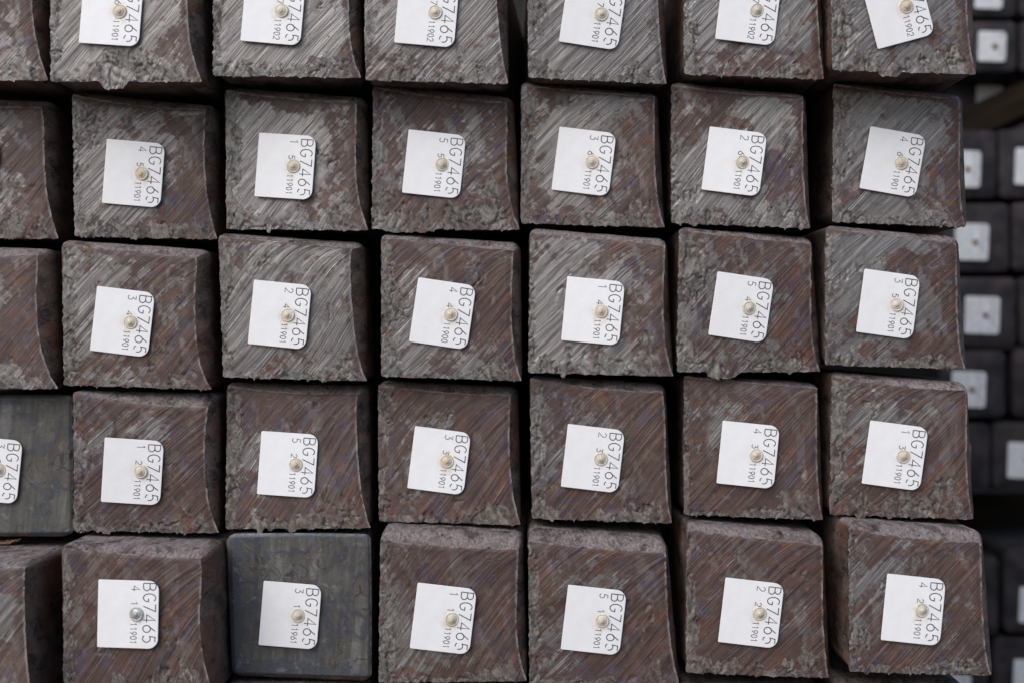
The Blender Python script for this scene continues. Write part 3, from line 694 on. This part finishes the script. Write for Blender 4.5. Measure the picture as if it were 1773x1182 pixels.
bg_billet(1719, 730, 1838, 848, 'rear billet above the dark gap with a tag cut by the right edge', (1744, 764, 58, 62))
bg_billet(1616, 962, 1730, 1100, 'rear billet just below the dark gap, beside the billet tagged four two', None, DB - .05)
bg_billet(1738, 945, 1870, 1096, 'rear billet below the dark gap with a tag cut by the right edge', (1764, 1014, 58, 62), DB - .05)
bg_billet(1594, 1106, 1712, 1222, 'rear billet at the bottom whose tag corner peeps under the billet tagged four two', (1622, 1164, 58, 60), DB - .05)
bg_billet(1720, 1104, 1838, 1222, 'rear billet in the bottom right corner with a cut-off tag', (1754, 1139, 58, 62), DB - .05)

def timber(px, py, dep, L, hgt, thick, rot, label):
    x, z = (px - 886.5) * dep / FPX, (591 - py) * dep / FPX
    n = 24; V = []; F = []; nz = Noise(int(px))
    prof = [(-.5, -.44), (-.44, -.5), (.44, -.5), (.5, -.44), (.5, .44), (.44, .5), (-.44, .5), (-.5, .44)]
    for i in range(n + 1):
        t = i / n
        for j, (a, b) in enumerate(prof):
            k = float(nz(np.array(t * 8.0), np.array(j * 3.1))) - .5
            V.append(((t - .5) * L, (a + k * .06) * thick, (b + k * .05) * hgt))
    m = len(prof)
    for i in range(n):
        for j in range(m): F.append((i * m + j, i * m + (j + 1) % m, (i + 1) * m + (j + 1) % m, (i + 1) * m + j))
    F.append(tuple(range(m))[::-1]); F.append(tuple(range(n * m, n * m + m)))
    o = py_mesh('timber_bearer', V, F, M_WOOD)
    o.location = (x, dep - D0, z); o.rotation_euler = rot
    o['label'] = label; o['category'] = 'timber'; return o
timber(1750, 188, DB + .05, .5, .062, .07, (0, math.radians(-22), math.radians(-25)), 'slanted brown timber lying between the layers of the rear stack')
timber(1750, 895, DB + .25, .9, .09, .10, (0, 0, 0), 'dark timber bearer across the black gap of the rear stack')

# ------------------------------------------------------------------ ground, bearers, unseen slab added behind the piles to block sky in the gaps
def mat_ground():
    t = NT('yard_concrete')
    co = t.n.new('ShaderNodeTexCoord').outputs['Object']
    n = t.noise(co, 3, 6, 0.65); f = t.noise(co, 80, 4, 0.7)
    c = t.mix(t.mr(n, 0.35, 0.65), (0.12, 0.105, 0.095), (0.20, 0.18, 0.165))
    c = t.mix(t.mr(f, 0.5, 0.75, 0, 0.5), c, (0.08, 0.065, 0.055))
    return t.out(c, 0.85, 0.0, t.bump(f, 0.5, 0.004))
M_GROUND = mat_ground()
o = py_mesh('ground', [(-60, -60, 0), (60, -60, 0), (60, 60, 0), (-60, 60, 0)], [(0, 1, 2, 3)], M_GROUND)
o.location = (0, 0, -0.665); o['kind'] = 'structure'
V = []; F = []
x0, x1, y0, y1, z0, z1 = -3.0, 4.5, 3.12, 3.32, -.664, 1.9
for z in (z0, z1): V += [(x0, y0, z), (x1, y0, z), (x1, y1, z), (x0, y1, z)]
F = [(0, 1, 5, 4), (1, 2, 6, 5), (2, 3, 7, 6), (3, 0, 4, 7), (4, 5, 6, 7), (3, 2, 1, 0)]
o = py_mesh('sky_blocker', V, F, mat_plain('dark_sky_blocker', (0.02, 0.018, 0.017), 0.9, 0, 30, 0.4, 0.003)); o['kind'] = 'structure'  # added slab, coloured near black so the gaps stay dark

# ------------------------------------------------------------------ loose bits lying on the protruding billets
M_FLAKE = mat_plain('rust_flake', (0.30, 0.17, 0.10), 0.8, 0, 700, 0.6, 0.0008)
def flake(name, loc, L, Wd, th, rot, label, cat, seed):
    nz = Noise(seed); V = []; F = []; n, m = 12, 6
    for side in (1, -1):
        for i in range(n + 1):
            for j in range(m + 1):
                u, v = i / n - .5, j / m - .5
                k = float(nz(np.array(i * .9), np.array(j * .9))) - .5
                edge = max(0, 1 - (2 * abs(u)) ** 3) ** .5
                V.append((u * L, v * Wd * (.55 + .45 * edge) * (1 + k * .5), u * u * L * .35 + k * th * 1.4 + side * th / 2 * edge + th * .8))
    w_ = m + 1; off = (n + 1) * w_
    for i in range(n):
        for j in range(m):
            a = i * w_ + j; F.append((a, a + w_, a + w_ + 1, a + 1)); F.append((off + a, off + a + 1, off + a + w_ + 1, off + a + w_))
    for i in range(n):
        a = i * w_; F.append((a, off + a, off + a + w_, a + w_)); a += m; F.append((a, a + w_, off + a + w_, off + a))
    for j in range(m):
        a = j; F.append((a, a + 1, off + a + 1, off + a)); a = n * w_ + j; F.append((a, off + a, off + a + 1, a + 1))
    o = py_mesh(name, V, F, M_FLAKE, None, True); o.location = loc; o.rotation_euler = rot
    o['label'] = label; o['category'] = cat
flake('scale_flake', (-.545, .03, -.2172), .034, .012, .0025, (0, 0, .1), 'brown scale flake lying on the protruding lower left billet', 'flake', 5)
flake('rust_chip', (-.457, .012, -.2035), .006, .005, .0015, (0, 0, .6), 'small orange chip at the left corner between the billets tagged one two and four one', 'chip', 6)
flake('rust_chip', (-.431, .008, -.2045), .007, .004, .002, (0, 0, 1.3), 'small orange chip wedged under the ragged edge of the billet tagged one two', 'chip', 7)
